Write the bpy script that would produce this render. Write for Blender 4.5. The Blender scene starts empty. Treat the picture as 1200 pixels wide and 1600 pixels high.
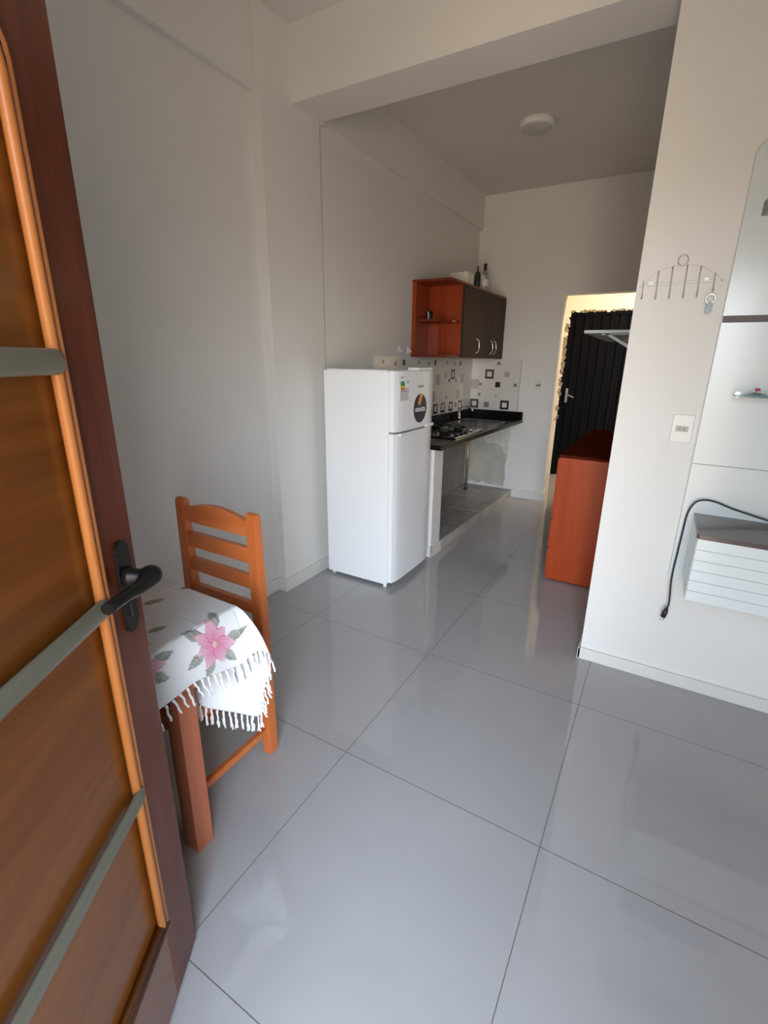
import bpy, bmesh, math, random
from mathutils import Vector, Matrix, Euler
random.seed(7)
R = math.radians
scene = bpy.context.scene
col = scene.collection

# ------------------------------------------------------------------ camera
cam_d = bpy.data.cameras.new('camera')
cam = bpy.data.objects.new('camera', cam_d); col.objects.link(cam)
cam.location = (0.868, -1.199, 1.470)
cam.rotation_euler = (1.268, -0.017, 0.514)
cam_d.sensor_fit = 'VERTICAL'; cam_d.sensor_height = 24.0
cam_d.lens = 732.66 / 1600 * 24.0
cam_d.shift_x = -16.9 / 1600; cam_d.shift_y = -7.9 / 1600
cam_d.clip_start = 0.02
scene.camera = cam
# ------------------------------------------------------------------ exposure
scene.view_settings.view_transform = 'Standard'
scene.view_settings.look = 'None'
scene.view_settings.exposure = 1.0
scene.view_settings.gamma = 1.0
scene.view_settings.use_curve_mapping = False
# ------------------------------------------------------------------ world: horizon brightened to carry light deeper, bluer above, sunlit warm ground below
SKY_PROFILE = [(-1.0, (1.7, 1.32, 0.98)), (-0.35, (3.1, 2.5, 1.85)), (-0.04, (4.5, 3.85, 3.05)), (0.02, (7.7, 8.1, 8.6)), (0.28, (6.4, 7.3, 8.4)), (0.6, (2.9, 3.7, 4.7)), (1.0, (2.1, 2.7, 3.7))]
w = bpy.data.worlds.new('sky'); scene.world = w; w.use_nodes = True
nt = w.node_tree; nt.nodes.clear()
tc = nt.nodes.new('ShaderNodeTexCoord'); sep = nt.nodes.new('ShaderNodeSeparateXYZ')
nt.links.new(tc.outputs['Generated'], sep.inputs[0])
mr = nt.nodes.new('ShaderNodeMapRange'); mr.inputs['From Min'].default_value = -1.0; mr.inputs['From Max'].default_value = 1.0
nt.links.new(sep.outputs['Z'], mr.inputs['Value'])
rp = nt.nodes.new('ShaderNodeValToRGB')
while len(rp.color_ramp.elements) < len(SKY_PROFILE): rp.color_ramp.elements.new(0.5)
for el, (z_, c_) in zip(rp.color_ramp.elements, SKY_PROFILE):
    el.position = (z_+1)/2; el.color = tuple(v/10 for v in c_) + (1,)
nt.links.new(mr.outputs[0], rp.inputs[0])
# sky weighting by side, invented to brighten fridge and back wall and dim the partition
AZIMUTH = [(-1.0, 0.66), (-0.05, 0.68), (0.08, 0.86), (0.20, 1.70), (0.55, 1.45), (0.74, 0.85), (1.0, 0.50)]
mr2 = nt.nodes.new('ShaderNodeMapRange'); mr2.inputs['From Min'].default_value = -1.0; mr2.inputs['From Max'].default_value = 1.0
nt.links.new(sep.outputs['X'], mr2.inputs['Value'])
rp2 = nt.nodes.new('ShaderNodeValToRGB')
while len(rp2.color_ramp.elements) < len(AZIMUTH): rp2.color_ramp.elements.new(0.5)
for el, (x_, v_) in zip(rp2.color_ramp.elements, AZIMUTH):
    el.position = (x_+1)/2; el.color = (v_/2, v_/2, v_/2, 1)
nt.links.new(mr2.outputs[0], rp2.inputs[0])
st = nt.nodes.new('ShaderNodeMath'); st.operation = 'MULTIPLY'; st.inputs[1].default_value = 20.0; nt.links.new(rp2.outputs[0], st.inputs[0])
bg = nt.nodes.new('ShaderNodeBackground'); nt.links.new(rp.outputs[0], bg.inputs[0]); nt.links.new(st.outputs[0], bg.inputs[1])
wo = nt.nodes.new('ShaderNodeOutputWorld'); nt.links.new(bg.outputs[0], wo.inputs[0])

def area_light(name, loc, rot, sx, sy, power, color, portal=False):
    d = bpy.data.lights.new(name, 'AREA'); d.shape = 'RECTANGLE'; d.size = sx; d.size_y = sy
    d.energy = power; d.color = color
    if portal: d.cycles.is_portal = True
    o = bpy.data.objects.new(name, d); col.objects.link(o); o.location = loc; o.rotation_euler = rot
    return o
# daylight enters by the open entrance doorway; a portal guides its sampling
DOOR_X0, DOOR_X1, DOOR_Z1, FRONT_Y = 0.47, 1.40, 2.14, -1.45
area_light('doorway_portal', ((DOOR_X0+DOOR_X1)/2, FRONT_Y-0.14, DOOR_Z1/2), (R(90), 0, 0), DOOR_X1-DOOR_X0, DOOR_Z1, 1, (1,1,1), True)
# warm lamp of the back hall, unseen and made up to match its lit walls
ld = bpy.data.lights.new('unseen_hall_lamp', 'POINT'); ld.energy = 26; ld.color = (1.0, 0.83, 0.60); ld.shadow_soft_size = 0.08
lo = bpy.data.objects.new('unseen_hall_lamp', ld); col.objects.link(lo); lo.location = (1.05, 4.30, 2.55)

# ------------------------------------------------------------------ materials
def new_mat(name, color, rough=0.5, metal=0.0, spec=0.5, coat=0.0, trans=0.0, alpha=None, emit=None):
    m = bpy.data.materials.new(name); m.use_nodes = True
    b = m.node_tree.nodes['Principled BSDF']
    b.inputs['Base Color'].default_value = tuple(color) + (1,)
    b.inputs['Roughness'].default_value = rough; b.inputs['Metallic'].default_value = metal
    b.inputs['Specular IOR Level'].default_value = spec
    b.inputs['Coat Weight'].default_value = coat; b.inputs['Coat Roughness'].default_value = 0.08
    b.inputs['Transmission Weight'].default_value = trans
    return m
def noise_mat(name, c1, c2, scale=8, rough=0.5, detail=4, stretch=(1,1,1), bump=0.0, lo=0.35, hi=0.65, **k):
    m = new_mat(name, c1, rough, **k); t = m.node_tree; b = t.nodes['Principled BSDF']
    tc = t.nodes.new('ShaderNodeTexCoord'); mp = t.nodes.new('ShaderNodeMapping'); mp.inputs['Scale'].default_value = stretch
    n = t.nodes.new('ShaderNodeTexNoise'); n.inputs['Scale'].default_value = scale; n.inputs['Detail'].default_value = detail
    r = t.nodes.new('ShaderNodeMapRange'); r.inputs['From Min'].default_value = lo; r.inputs['From Max'].default_value = hi
    x = t.nodes.new('ShaderNodeMix'); x.data_type = 'RGBA'
    x.inputs[6].default_value = tuple(c1)+(1,); x.inputs[7].default_value = tuple(c2)+(1,)
    t.links.new(tc.outputs['Object'], mp.inputs[0]); t.links.new(mp.outputs[0], n.inputs[0]); t.links.new(n.outputs[0], r.inputs[0])
    t.links.new(r.outputs[0], x.inputs[0]); t.links.new(x.outputs[2], b.inputs['Base Color'])
    if bump:
        bp = t.nodes.new('ShaderNodeBump'); bp.inputs['Strength'].default_value = bump; bp.inputs['Distance'].default_value = 0.003
        t.links.new(n.outputs[0], bp.inputs['Height']); t.links.new(bp.outputs[0], b.inputs['Normal'])
    return m
def wood_mat(name, c1, c2, axis='Z', rough=0.35, coat=0.3, scale=1.0, wave=0.5, spec=0.3):
    """long streaks along one axis, broken by distorted wave bands"""
    m = new_mat(name, c1, rough, coat=coat, spec=spec); t = m.node_tree; b = t.nodes['Principled BSDF']
    tc = t.nodes.new('ShaderNodeTexCoord'); mp = t.nodes.new('ShaderNodeMapping')
    s = [14*scale]*3; s['XYZ'.index(axis)] = 0.9*scale; mp.inputs['Scale'].default_value = s
    n = t.nodes.new('ShaderNodeTexNoise'); n.inputs['Scale'].default_value = 1.0; n.inputs['Detail'].default_value = 6; n.inputs['Distortion'].default_value = 0.6
    n2 = t.nodes.new('ShaderNodeTexNoise'); n2.inputs['Scale'].default_value = 5.0; n2.inputs['Detail'].default_value = 3
    ad = t.nodes.new('ShaderNodeMath'); ad.operation = 'MULTIPLY_ADD'; ad.inputs[1].default_value = wave
    r = t.nodes.new('ShaderNodeMapRange'); r.inputs['From Min'].default_value = 0.45; r.inputs['From Max'].default_value = 0.45+wave*0.5+0.25
    x = t.nodes.new('ShaderNodeMix'); x.data_type = 'RGBA'
    x.inputs[6].default_value = tuple(c1)+(1,); x.inputs[7].default_value = tuple(c2)+(1,)
    t.links.new(tc.outputs['Object'], mp.inputs[0]); t.links.new(mp.outputs[0], n.inputs[0]); t.links.new(mp.outputs[0], n2.inputs[0])
    t.links.new(n2.outputs[0], ad.inputs[0]); t.links.new(n.outputs[0], ad.inputs[2])
    t.links.new(ad.outputs[0], r.inputs[0]); t.links.new(r.outputs[0], x.inputs[0]); t.links.new(x.outputs[2], b.inputs['Base Color'])
    return m

M = {}
M['wall'] = noise_mat('wall_paint', (0.785, 0.765, 0.73), (0.76, 0.74, 0.705), scale=2.2, rough=0.62, bump=0.05)
M['ceiling'] = noise_mat('ceiling_paint', (0.74, 0.71, 0.68), (0.71, 0.68, 0.65), scale=2, rough=0.8)
M['hallwall'] = noise_mat('hall_paint', (0.80, 0.72, 0.58), (0.76, 0.68, 0.54), scale=3, rough=0.7)
M['base'] = new_mat('baseboard_tile', (0.72, 0.70, 0.66), 0.22)
M['grey_tile'] = noise_mat('grey_tile', (0.29, 0.28, 0.275), (0.24, 0.23, 0.225), scale=5, rough=0.2)
M['white_gloss'] = new_mat('fridge_white', (0.90, 0.91, 0.92), 0.25, coat=0.3)
M['white_lam'] = new_mat('white_laminate', (0.66, 0.705, 0.705), 0.2)
M['seal'] = new_mat('seal_grey', (0.22, 0.23, 0.24), 0.5)
M['black'] = new_mat('black_metal', (0.008, 0.007, 0.006), 0.35, spec=0.2)
M['black_plastic'] = new_mat('black_plastic', (0.015, 0.016, 0.018), 0.45)
M['granite'] = noise_mat('black_granite', (0.006, 0.006, 0.006), (0.03, 0.028, 0.027), scale=160, rough=0.22, spec=0.15, lo=0.55, hi=0.75)
M['cookglass'] = new_mat('cooktop_glass', (0.006, 0.006, 0.007), 0.08)
M['chrome'] = new_mat('chrome', (0.75, 0.75, 0.76), 0.18, metal=1.0)
M['satin'] = new_mat('satin_metal', (0.42, 0.41, 0.39), 0.35, metal=1.0)
M['bar'] = new_mat('grey_green_bar', (0.17, 0.165, 0.125), 0.38, metal=0.3)
M['door_dark'] = wood_mat('door_stile_wood', (0.045, 0.007, 0.003), (0.135, 0.026, 0.008), 'Z', 0.3, 0.06, 1.0, 0.9)
M['door_rail'] = wood_mat('door_rail_wood', (0.115, 0.036, 0.012), (0.165, 0.056, 0.019), 'X', 0.28, 0.4)
M['door_panel'] = wood_mat('door_panel_wood', (0.090, 0.024, 0.003), (0.200, 0.066, 0.010), 'X', 0.25, 0.08, 0.45, 0.8)
M['door_mold'] = wood_mat('door_mold_wood', (0.34, 0.112, 0.028), (0.46, 0.17, 0.045), 'Z', 0.42, 0.08)
M['chair'] = wood_mat('chair_wood', (0.44, 0.105, 0.024), (0.56, 0.155, 0.04), 'Z', 0.3, 0.35)
M['chair_h'] = wood_mat('chair_slat_wood', (0.44, 0.105, 0.024), (0.58, 0.165, 0.045), 'X', 0.3, 0.35)
M['tablewood'] = wood_mat('table_wood', (0.33, 0.09, 0.04), (0.46, 0.15, 0.075), 'Z', 0.4, 0.15)
M['tablewood_h'] = wood_mat('table_apron_wood', (0.27, 0.065, 0.025), (0.38, 0.11, 0.05), 'Y', 0.4, 0.15)
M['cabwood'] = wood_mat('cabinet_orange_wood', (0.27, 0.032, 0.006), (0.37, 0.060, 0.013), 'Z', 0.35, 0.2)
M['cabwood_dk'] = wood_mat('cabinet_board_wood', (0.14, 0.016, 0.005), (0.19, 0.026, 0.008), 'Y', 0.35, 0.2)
M['cabdoor'] = wood_mat('wenge_door', (0.036, 0.018, 0.013), (0.048, 0.025, 0.018), 'Z', 0.6, 0.0)
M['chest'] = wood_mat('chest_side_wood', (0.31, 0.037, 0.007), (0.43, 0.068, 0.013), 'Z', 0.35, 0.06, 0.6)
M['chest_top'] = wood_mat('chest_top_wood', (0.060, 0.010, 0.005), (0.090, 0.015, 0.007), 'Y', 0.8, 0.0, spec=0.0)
M['brown_lam'] = wood_mat('brown_laminate', (0.095, 0.070, 0.066), (0.115, 0.080, 0.070), 'X', 0.25, 0.2)
M['dark_groove'] = new_mat('dark_groove', (0.10, 0.08, 0.075), 0.5)
M['groove_grey'] = new_mat('groove_grey', (0.42, 0.46, 0.46), 0.6)
M['glass'] = new_mat('clear_glass', (0.85, 0.97, 0.93), 0.02, trans=1.0)
M['glass_edge'] = new_mat('glass_edge', (0.18, 0.30, 0.32), 0.12, trans=0.35)
M['tile_w'] = new_mat('splash_white', (0.74, 0.71, 0.66), 0.12)
M['tile_d'] = new_mat('splash_dark', (0.035, 0.022, 0.018), 0.15)
M['tile_g'] = new_mat('splash_grey', (0.25, 0.23, 0.21), 0.15)
M['tile_lg'] = new_mat('splash_light_grey', (0.45, 0.43, 0.40), 0.15)
M['tile_j'] = new_mat('splash_joint', (0.48, 0.45, 0.41), 0.6)
M['iron'] = new_mat('black_iron', (0.004, 0.004, 0.005), 0.7, spec=0.06)
M['plug_white'] = new_mat('socket_white', (0.72, 0.71, 0.67), 0.3)
M['plug_grey'] = new_mat('socket_grey', (0.40, 0.39, 0.37), 0.4)
M['dark'] = new_mat('dark_hole', (0.02, 0.02, 0.02), 0.6)
M['sticker_blue'] = new_mat('sticker_navy', (0.013, 0.018, 0.045), 0.3)
M['sticker_orange'] = new_mat('sticker_orange', (0.75, 0.26, 0.03), 0.35)
M['sticker_gold'] = new_mat('sticker_gold', (0.85, 0.50, 0.16), 0.35)
M['print_white'] = new_mat('print_white', (0.85, 0.85, 0.85), 0.4)
M['print_grey'] = new_mat('print_grey', (0.20, 0.21, 0.23), 0.4)
M['label_grey'] = new_mat('label_grey', (0.60, 0.61, 0.64), 0.4)
M['green'] = new_mat('label_green', (0.05, 0.28, 0.10), 0.4)
M['yellow'] = new_mat('label_yellow', (0.80, 0.55, 0.06), 0.4)
M['box'] = new_mat('box_card', (0.80, 0.76, 0.66), 0.6)
M['bottle_glass'] = new_mat('bottle_glass', (0.80, 0.86, 0.82), 0.04, trans=0.85)
M['blue_charm'] = new_mat('charm_pale_blue', (0.42, 0.58, 0.64), 0.25, coat=0.3)
M['red'] = new_mat('red_plastic', (0.6, 0.04, 0.05), 0.35)
M['plaster'] = noise_mat('bare_plaster', (0.55, 0.50, 0.40), (0.42, 0.43, 0.40), scale=6, rough=0.8, bump=0.3)
M['plaster_w'] = noise_mat('white_filler', (0.66, 0.65, 0.60), (0.58, 0.56, 0.50), scale=20, rough=0.8, bump=0.3)
M['rubble_and_crack_dark'] = noise_mat('mortar_and_crack_dark', (0.42, 0.36, 0.25), (0.10, 0.08, 0.05), scale=40, rough=0.9)  # broken mortar; also darkens the crack beside the column
M['brass'] = new_mat('old_brass', (0.45, 0.36, 0.22), 0.35, metal=0.8)
M['lamp_white'] = new_mat('lamp_white', (0.78, 0.76, 0.72), 0.4)

# polished porcelain floor with thin grout every 0.75 m
def floor_mat():
    m = new_mat('porcelain_floor', (0.5, 0.5, 0.5), 0.04, spec=0.6); t = m.node_tree; b = t.nodes['Principled BSDF']
    tc = t.nodes.new('ShaderNodeTexCoord'); sp = t.nodes.new('ShaderNodeSeparateXYZ'); t.links.new(tc.outputs['Object'], sp.inputs[0])
    outs = []
    for ax in 'XY':
        a = t.nodes.new('ShaderNodeMath'); a.operation = 'DIVIDE'; a.inputs[1].default_value = 0.75; t.links.new(sp.outputs[ax], a.inputs[0])
        r = t.nodes.new('ShaderNodeMath'); r.operation = 'ROUND'; t.links.new(a.outputs[0], r.inputs[0])
        s = t.nodes.new('ShaderNodeMath'); s.operation = 'SUBTRACT'; t.links.new(a.outputs[0], s.inputs[0]); t.links.new(r.outputs[0], s.inputs[1])
        ab = t.nodes.new('ShaderNodeMath'); ab.operation = 'ABSOLUTE'; t.links.new(s.outputs[0], ab.inputs[0])
        l = t.nodes.new('ShaderNodeMath'); l.operation = 'LESS_THAN'; l.inputs[1].default_value = 0.0018; t.links.new(ab.outputs[0], l.inputs[0])
        outs.append(l)
    mxm = t.nodes.new('ShaderNodeMath'); mxm.operation = 'MAXIMUM'; t.links.new(outs[0].outputs[0], mxm.inputs[0]); t.links.new(outs[1].outputs[0], mxm.inputs[1])
    n = t.nodes.new('ShaderNodeTexNoise'); n.inputs['Scale'].default_value = 3.0; n.inputs['Detail'].default_value = 8; n.inputs['Roughness'].default_value = 0.65
    t.links.new(tc.outputs['Object'], n.inputs[0])
    c = t.nodes.new('ShaderNodeMix'); c.data_type = 'RGBA'; c.inputs[6].default_value = (0.375, 0.360, 0.358, 1); c.inputs[7].default_value = (0.43, 0.415, 0.413, 1)
    t.links.new(n.outputs[0], c.inputs[0])
    g = t.nodes.new('ShaderNodeMix'); g.data_type = 'RGBA'; g.inputs[7].default_value = (0.13, 0.12, 0.11, 1)
    t.links.new(mxm.outputs[0], g.inputs[0]); t.links.new(c.outputs[2], g.inputs[6]); t.links.new(g.outputs[2], b.inputs['Base Color'])
    ro = t.nodes.new('ShaderNodeMapRange'); ro.inputs['To Min'].default_value = 0.045; ro.inputs['To Max'].default_value = 0.6
    t.links.new(mxm.outputs[0], ro.inputs['Value']); t.links.new(ro.outputs[0], b.inputs['Roughness'])
    return m
M['floor'] = floor_mat()

# ------------------------------------------------------------------ mesh helpers
class MB:
    def __init__(self): self.bm = bmesh.new(); self.mats = []
    def mi(self, m):
        if m is None: return 0
        if m not in self.mats: self.mats.append(m)
        return self.mats.index(m)
    def box(self, x0, x1, y0, y1, z0, z1, m=None, bev=0.0, seg=2):
        b = self.bm; i = self.mi(m)
        vs = [b.verts.new(p) for p in [(x0,y0,z0),(x1,y0,z0),(x1,y1,z0),(x0,y1,z0),(x0,y0,z1),(x1,y0,z1),(x1,y1,z1),(x0,y1,z1)]]
        fs = [b.faces.new([vs[k] for k in q]) for q in [(0,3,2,1),(4,5,6,7),(0,1,5,4),(1,2,6,5),(2,3,7,6),(3,0,4,7)]]
        for f in fs: f.material_index = i
        if bev > 0:
            es = list({e for f in fs for e in f.edges})
            bmesh.ops.bevel(b, geom=es, offset=bev, segments=seg, affect='EDGES', profile=0.7)
        return self
    def prism(self, pts, axis, a0, a1, m=None, smooth=False):
        """pts: 2D outline; extruded along axis from a0 to a1. axis 'x': (y,z); 'y': (x,z); 'z': (x,y)"""
        b = self.bm; i = self.mi(m)
        def P(p, a): return {'x': (a, p[0], p[1]), 'y': (p[0], a, p[1]), 'z': (p[0], p[1], a)}[axis]
        v0 = [b.verts.new(P(p, a0)) for p in pts]; v1 = [b.verts.new(P(p, a1)) for p in pts]
        fs = [b.faces.new(v0), b.faces.new(v1[::-1])]
        n = len(pts)
        for k in range(n):
            f = b.faces.new([v0[k], v0[(k+1)%n], v1[(k+1)%n], v1[k]]); f.smooth = smooth; fs.append(f)
        for f in fs: f.material_index = i
        bmesh.ops.recalc_face_normals(b, faces=fs)
        return self
    def tube(self, pts, r, seg=10, m=None, closed=False, taper=None):
        b = self.bm; i = self.mi(m); P = [Vector(p) for p in pts]; n = len(P); rings = []; up = None
        for k in range(n):
            if closed: t = (P[(k+1)%n]-P[k-1]).normalized()
            else: t = (P[min(k+1,n-1)]-P[max(k-1,0)]).normalized()
            if up is None: up = Vector((0,0,1)) if abs(t.z) < 0.9 else Vector((1,0,0))
            a = t.cross(up)
            if a.length < 1e-5: a = t.orthogonal()
            a.normalize(); c = a.cross(t).normalized(); up = c
            rr = r if taper is None else r*taper[k]
            rings.append([b.verts.new(P[k]+a*rr*math.cos(2*math.pi*j/seg)+c*rr*math.sin(2*math.pi*j/seg)) for j in range(seg)])
        for k in range(n if closed else n-1):
            A, B = rings[k], rings[(k+1)%n]
            for j in range(seg):
                f = b.faces.new([A[j], A[(j+1)%seg], B[(j+1)%seg], B[j]]); f.smooth = True; f.material_index = i
        if not closed:
            for f in (b.faces.new(rings[0][::-1]), b.faces.new(rings[-1])): f.material_index = i
        return self
    def lathe(self, prof, cx, cy, cz=0, seg=28, m=None, axis='z'):
        """prof: (r, h) pairs"""
        b = self.bm; i = self.mi(m); rings = []
        for r, h in prof:
            ring = []
            for j in range(seg):
                a = 2*math.pi*j/seg; u, v = max(r,1e-5)*math.cos(a), max(r,1e-5)*math.sin(a)
                p = {'z': (cx+u, cy+v, cz+h), 'y': (cx+u, cy+h, cz+v), 'x': (cx+h, cy+u, cz+v)}[axis]
                ring.append(b.verts.new(p))
            rings.append(ring)
        fs = []
        for A, B in zip(rings, rings[1:]):
            for j in range(seg):
                f = b.faces.new([A[j], A[(j+1)%seg], B[(j+1)%seg], B[j]]); f.smooth = True; f.material_index = i; fs.append(f)
        for rg in (rings[0][::-1], rings[-1]):
            f = b.faces.new(rg); f.material_index = i; fs.append(f)
        bmesh.ops.recalc_face_normals(b, faces=fs)
        return self
    def disc_text(self): return self

def link(name, mb, mat=None, parent=None, root=None, smooth_angle=None):
    """link a mesh; coordinates in the builder are local to root"""
    me = bpy.data.meshes.new(name); mb.bm.to_mesh(me); mb.bm.free()
    if mb.mats:
        for m in mb.mats: me.materials.append(m)
    elif mat: me.materials.append(mat)
    o = bpy.data.objects.new(name, me); col.objects.link(o)
    if parent: o.parent = parent
    return o
def thing(name, label, cat, loc=(0,0,0), rz=0, group=None):
    o = bpy.data.objects.new(name, None); col.objects.link(o); o.empty_display_size = 0.1
    o.location = loc; o.rotation_euler = (0,0,rz); o['label'] = label; o['category'] = cat
    if group: o['group'] = group
    return o
def tag(o, label, cat, group=None, loc=None):
    o['label'] = label; o['category'] = cat
    if group: o['group'] = group
    if loc: o.location = loc
    return o
def struct(name, mb, mat=None, parent=None):
    o = link(name, mb, mat, parent)
    if not parent: o['kind'] = 'structure'
    return o
def text_mesh(name, body, size, mat, parent, loc, rot, ext=0.0004, squash=1.0, bold=0.0):
    c = bpy.data.curves.new(name, 'FONT'); c.body = body; c.size = size; c.extrude = ext; c.align_x = 'CENTER'; c.align_y = 'CENTER'
    c.offset = bold
    t = bpy.data.objects.new(name+'_src', c); col.objects.link(t)
    dg = bpy.context.evaluated_depsgraph_get(); dg.update()
    me = bpy.data.meshes.new_from_object(t.evaluated_get(dg)); bpy.data.objects.remove(t); bpy.data.curves.remove(c)
    me.materials.clear(); me.materials.append(mat)
    o = bpy.data.objects.new(name, me); col.objects.link(o); o.parent = parent; o.location = loc; o.rotation_euler = rot; o.scale = (squash,1,1)
    return o
def spline(P, n):
    P = [Vector(p) for p in P]; out = []
    for i in range(len(P)-1):
        p0 = P[max(i-1,0)]; p1 = P[i]; p2 = P[i+1]; p3 = P[min(i+2,len(P)-1)]
        for k in range(n):
            t = k/n
            out.append(0.5*((2*p1)+(p2-p0)*t+(2*p0-5*p1+4*p2-p3)*t*t+(3*p1-p0-3*p2+p3)*t**3))
    out.append(P[-1]); return out

# ------------------------------------------------------------------ structure
XL, XR = -1.178, 2.95           # left and right walls of the front room
YB = 3.984                     # kitchen back wall
TVY = 1.136                    # face of the partition carrying the wall unit
ZC, ZK = 3.10, 3.07            # ceilings
SK = math.atan(0.0231)         # the kitchen wall runs slightly out of square
def kx(y): return -1.130 + 0.0231*(y-1.39)

struct('floor', MB().box(-1.6, 3.3, -1.75, 6.2, -0.08, 0.0), M['floor'])
m = MB(); m.box(XL-0.4, XR+0.2, FRONT_Y-0.15, 1.15, ZC, ZC+0.1); struct('ceiling', m, M['ceiling'])
m = MB(); m.box(-1.6, 0.98, 1.39, YB+0.12, ZK, ZK+0.1); struct('ceiling_kitchen', m, M['ceiling'])
m = MB(); m.box(XL-0.15, XL, FRONT_Y-0.15, 0.905, 0, ZC); struct('wall_left', m, M['wall'])
m = MB(); m.box(XL, -1.140, FRONT_Y, 0.905, 2.735, ZC, bev=0.006); struct('trim_1', m, M['wall'])            # shallow beam over the left wall
m = MB(); m.box(XL-0.15, -1.115, 0.905, 1.39, 0, ZC, bev=0.006); struct('trim_2', m, M['wall'])                # column
m = MB(); m.box(-1.115, XR, 1.15, 1.39, 2.765, ZC+0.05); struct('trim_3', m, M['wall'])                       # cross beam
# kitchen left wall (slightly skew) and its beam
m = MB(); m.prism([(-1.6,1.419),(kx(1.419),1.419),(kx(YB),YB),(-1.6,YB)], 'z', 0, ZK, M['wall']); m.box(-1.60, -1.150, 1.385, 1.425, 0, ZK, M['rubble_and_crack_dark']); struct('wall_kitchen_left', m)  # dark seal added: its colour shades the column crack and it blocks leaking light
m = MB(); m.prism([(kx(1.39)-0.02,1.39),(kx(1.39)+0.034,1.39),(kx(YB)+0.034,YB),(kx(YB)-0.02,YB)], 'z', 2.76, ZK); struct('trim_4', m, M['wall'])
# back wall with doorway
DX0, DX1, DZ = -0.148, 0.66, 2.118
m = MB(); m.box(-1.6, DX0, YB, YB+0.12, 0, ZK); m.box(DX0, DX1, YB, YB+0.12, DZ, ZK); m.box(DX1, 1.1, YB, YB+0.12, 0, ZK)
struct('wall_back', m, M['wall'])
# partition and kitchen right wall
m = MB(); m.box(0.692, XR, TVY, TVY+0.14, 0, 2.765); struct('wall_partition', m, M['wall'])
m = MB(); m.box(0.692, XR, TVY, 1.15, 2.765, ZC); struct('wall_partition_head', m, M['wall'])
m = MB(); m.box(0.84, 0.98, TVY+0.14, YB, 0, ZK); struct('wall_kitchen_right', m, M['wall'])
m = MB(); m.box(XR, XR+0.15, FRONT_Y-0.15, TVY+0.14, 0, ZC); struct('wall_right', m, M['wall'])
# front wall with the wide entrance doorway
m = MB(); y0, y1 = FRONT_Y-0.15, FRONT_Y
m.box(XL-0.15, DOOR_X0, y0, y1, 0, ZC); m.box(DOOR_X0, DOOR_X1, y0, y1, DOOR_Z1, ZC); m.box(DOOR_X1, XR+0.15, y0, y1, 0, ZC)
struct('wall_front', m, M['wall'])
# back hall and its gate wall
GY = 5.40; GX0, GX1, GZ = -0.362, 0.85, 2.092
m = MB(); m.box(-0.85, GX0, GY, GY+0.12, 0, 2.75); m.box(GX0, GX1, GY, GY+0.12, GZ, 2.75); m.box(GX1, 1.6, GY, GY+0.12, 0, 2.75)
struct('wall_hall_back', m, M['hallwall'])
struct('wall_hall_left', MB().box(-0.97, -0.85, YB+0.12, GY+0.12, 0, 2.75), M['hallwall'])
struct('wall_hall_right', MB().box(1.45, 1.6, YB+0.12, GY+0.12, 0, 2.75), M['hallwall'])
struct('ceiling_hall', MB().box(-0.97, 1.6, YB+0.12, GY+0.12, 2.75, 2.85), M['ceiling'])
m = MB()   # the hall side of the back wall and the doorway reveal are cream
m.box(DX0-0.001, DX0+0.006, YB+0.02, YB+0.125, 0, DZ); m.box(-0.85, DX0, YB+0.12, YB+0.126, 0, 2.75)
struct('trim_5', m, M['hallwall'])
# baseboards
m = MB(); m.box(XL, XL+0.014, FRONT_Y, 0.893, 0, 0.085, bev=0.003); struct('baseboard_left', m, M['base'])
m = MB(); m.box(XL, -1.101, 0.891, 0.905, 0, 0.085); m.box(-1.115, -1.101, 0.905, 1.39, 0, 0.085); struct('baseboard_column', m, M['base'])
m = MB(); m.box(0.68, XR, TVY-0.014, TVY, 0, 0.062, bev=0.003); m.box(0.68, 0.692, TVY-0.014, TVY+0.14, 0, 0.062); struct('baseboard_partition', m, M['base'])
m = MB(); m.box(-0.515, DX0, YB-0.014, YB, 0, 0.088, bev=0.003); m.box(DX0, DX0+0.012, YB-0.014, YB+0.12, 0, 0.088); struct('baseboard_back', m, M['base'])

# ------------------------------------------------------------------ entrance door leaf (open, near the camera)
door = thing('entrance_door', 'open reddish brown wooden entrance door with black lever and grey bars, filling the left side', 'door', (0.02, -0.712, 0.012), R(-58))
W, T = 0.86, 0.04
PX0, PX1, PZ0, PZ1 = 0.107, W-0.107, 0.232, 1.862
m = MB(); m.box(0, PX0+0.012, -T, 0, 0, 2.09, bev=0.002); link('stile', m, M['door_dark'], door)
m = MB(); m.box(PX1-0.012, W, -T, 0, 0, 2.09, bev=0.002); link('stile', m, M['door_dark'], door)
m = MB(); m.box(PX0+0.0121, PX1-0.0121, -T, -0.0005, 0, PZ0); link('bottom_rail', m, M['door_rail'], door)
m = MB(); m.box(PX0+0.0121, PX1-0.0121, -T, -0.0005, PZ1, 2.09); link('top_rail', m, M['door_rail'], door)
m = MB(); m.box(PX0+0.012, PX1-0.012, -0.028, -0.014, PZ0, PZ1); link('panel', m, M['door_panel'], door)
def mold_path(off, yv):
    a, b, c, d = PX0+off, PX1-off, PZ0+off, PZ1-off; r = 0.05; P = [(a,yv,c),(a,yv,d-r)]
    P += [(a+r-r*math.cos(t), yv, d-r+r*math.sin(t)) for t in [R(x) for x in (20,45,70,90)]]
    P += [(b-r+r*math.sin(t), yv, d-r+r*math.cos(t)) for t in [R(x) for x in (0,20,45,70,90)]]
    P += [(b,yv,c)]; return P
m = MB(); m.tube(mold_path(0.001, -0.001), 0.0048, 10); m.tube(mold_path(0.0165, -0.003), 0.0085, 10); m.tube(mold_path(0.0085, -0.003), 0.004, 8)
link('moulding', m, M['door_mold'], door)
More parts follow.
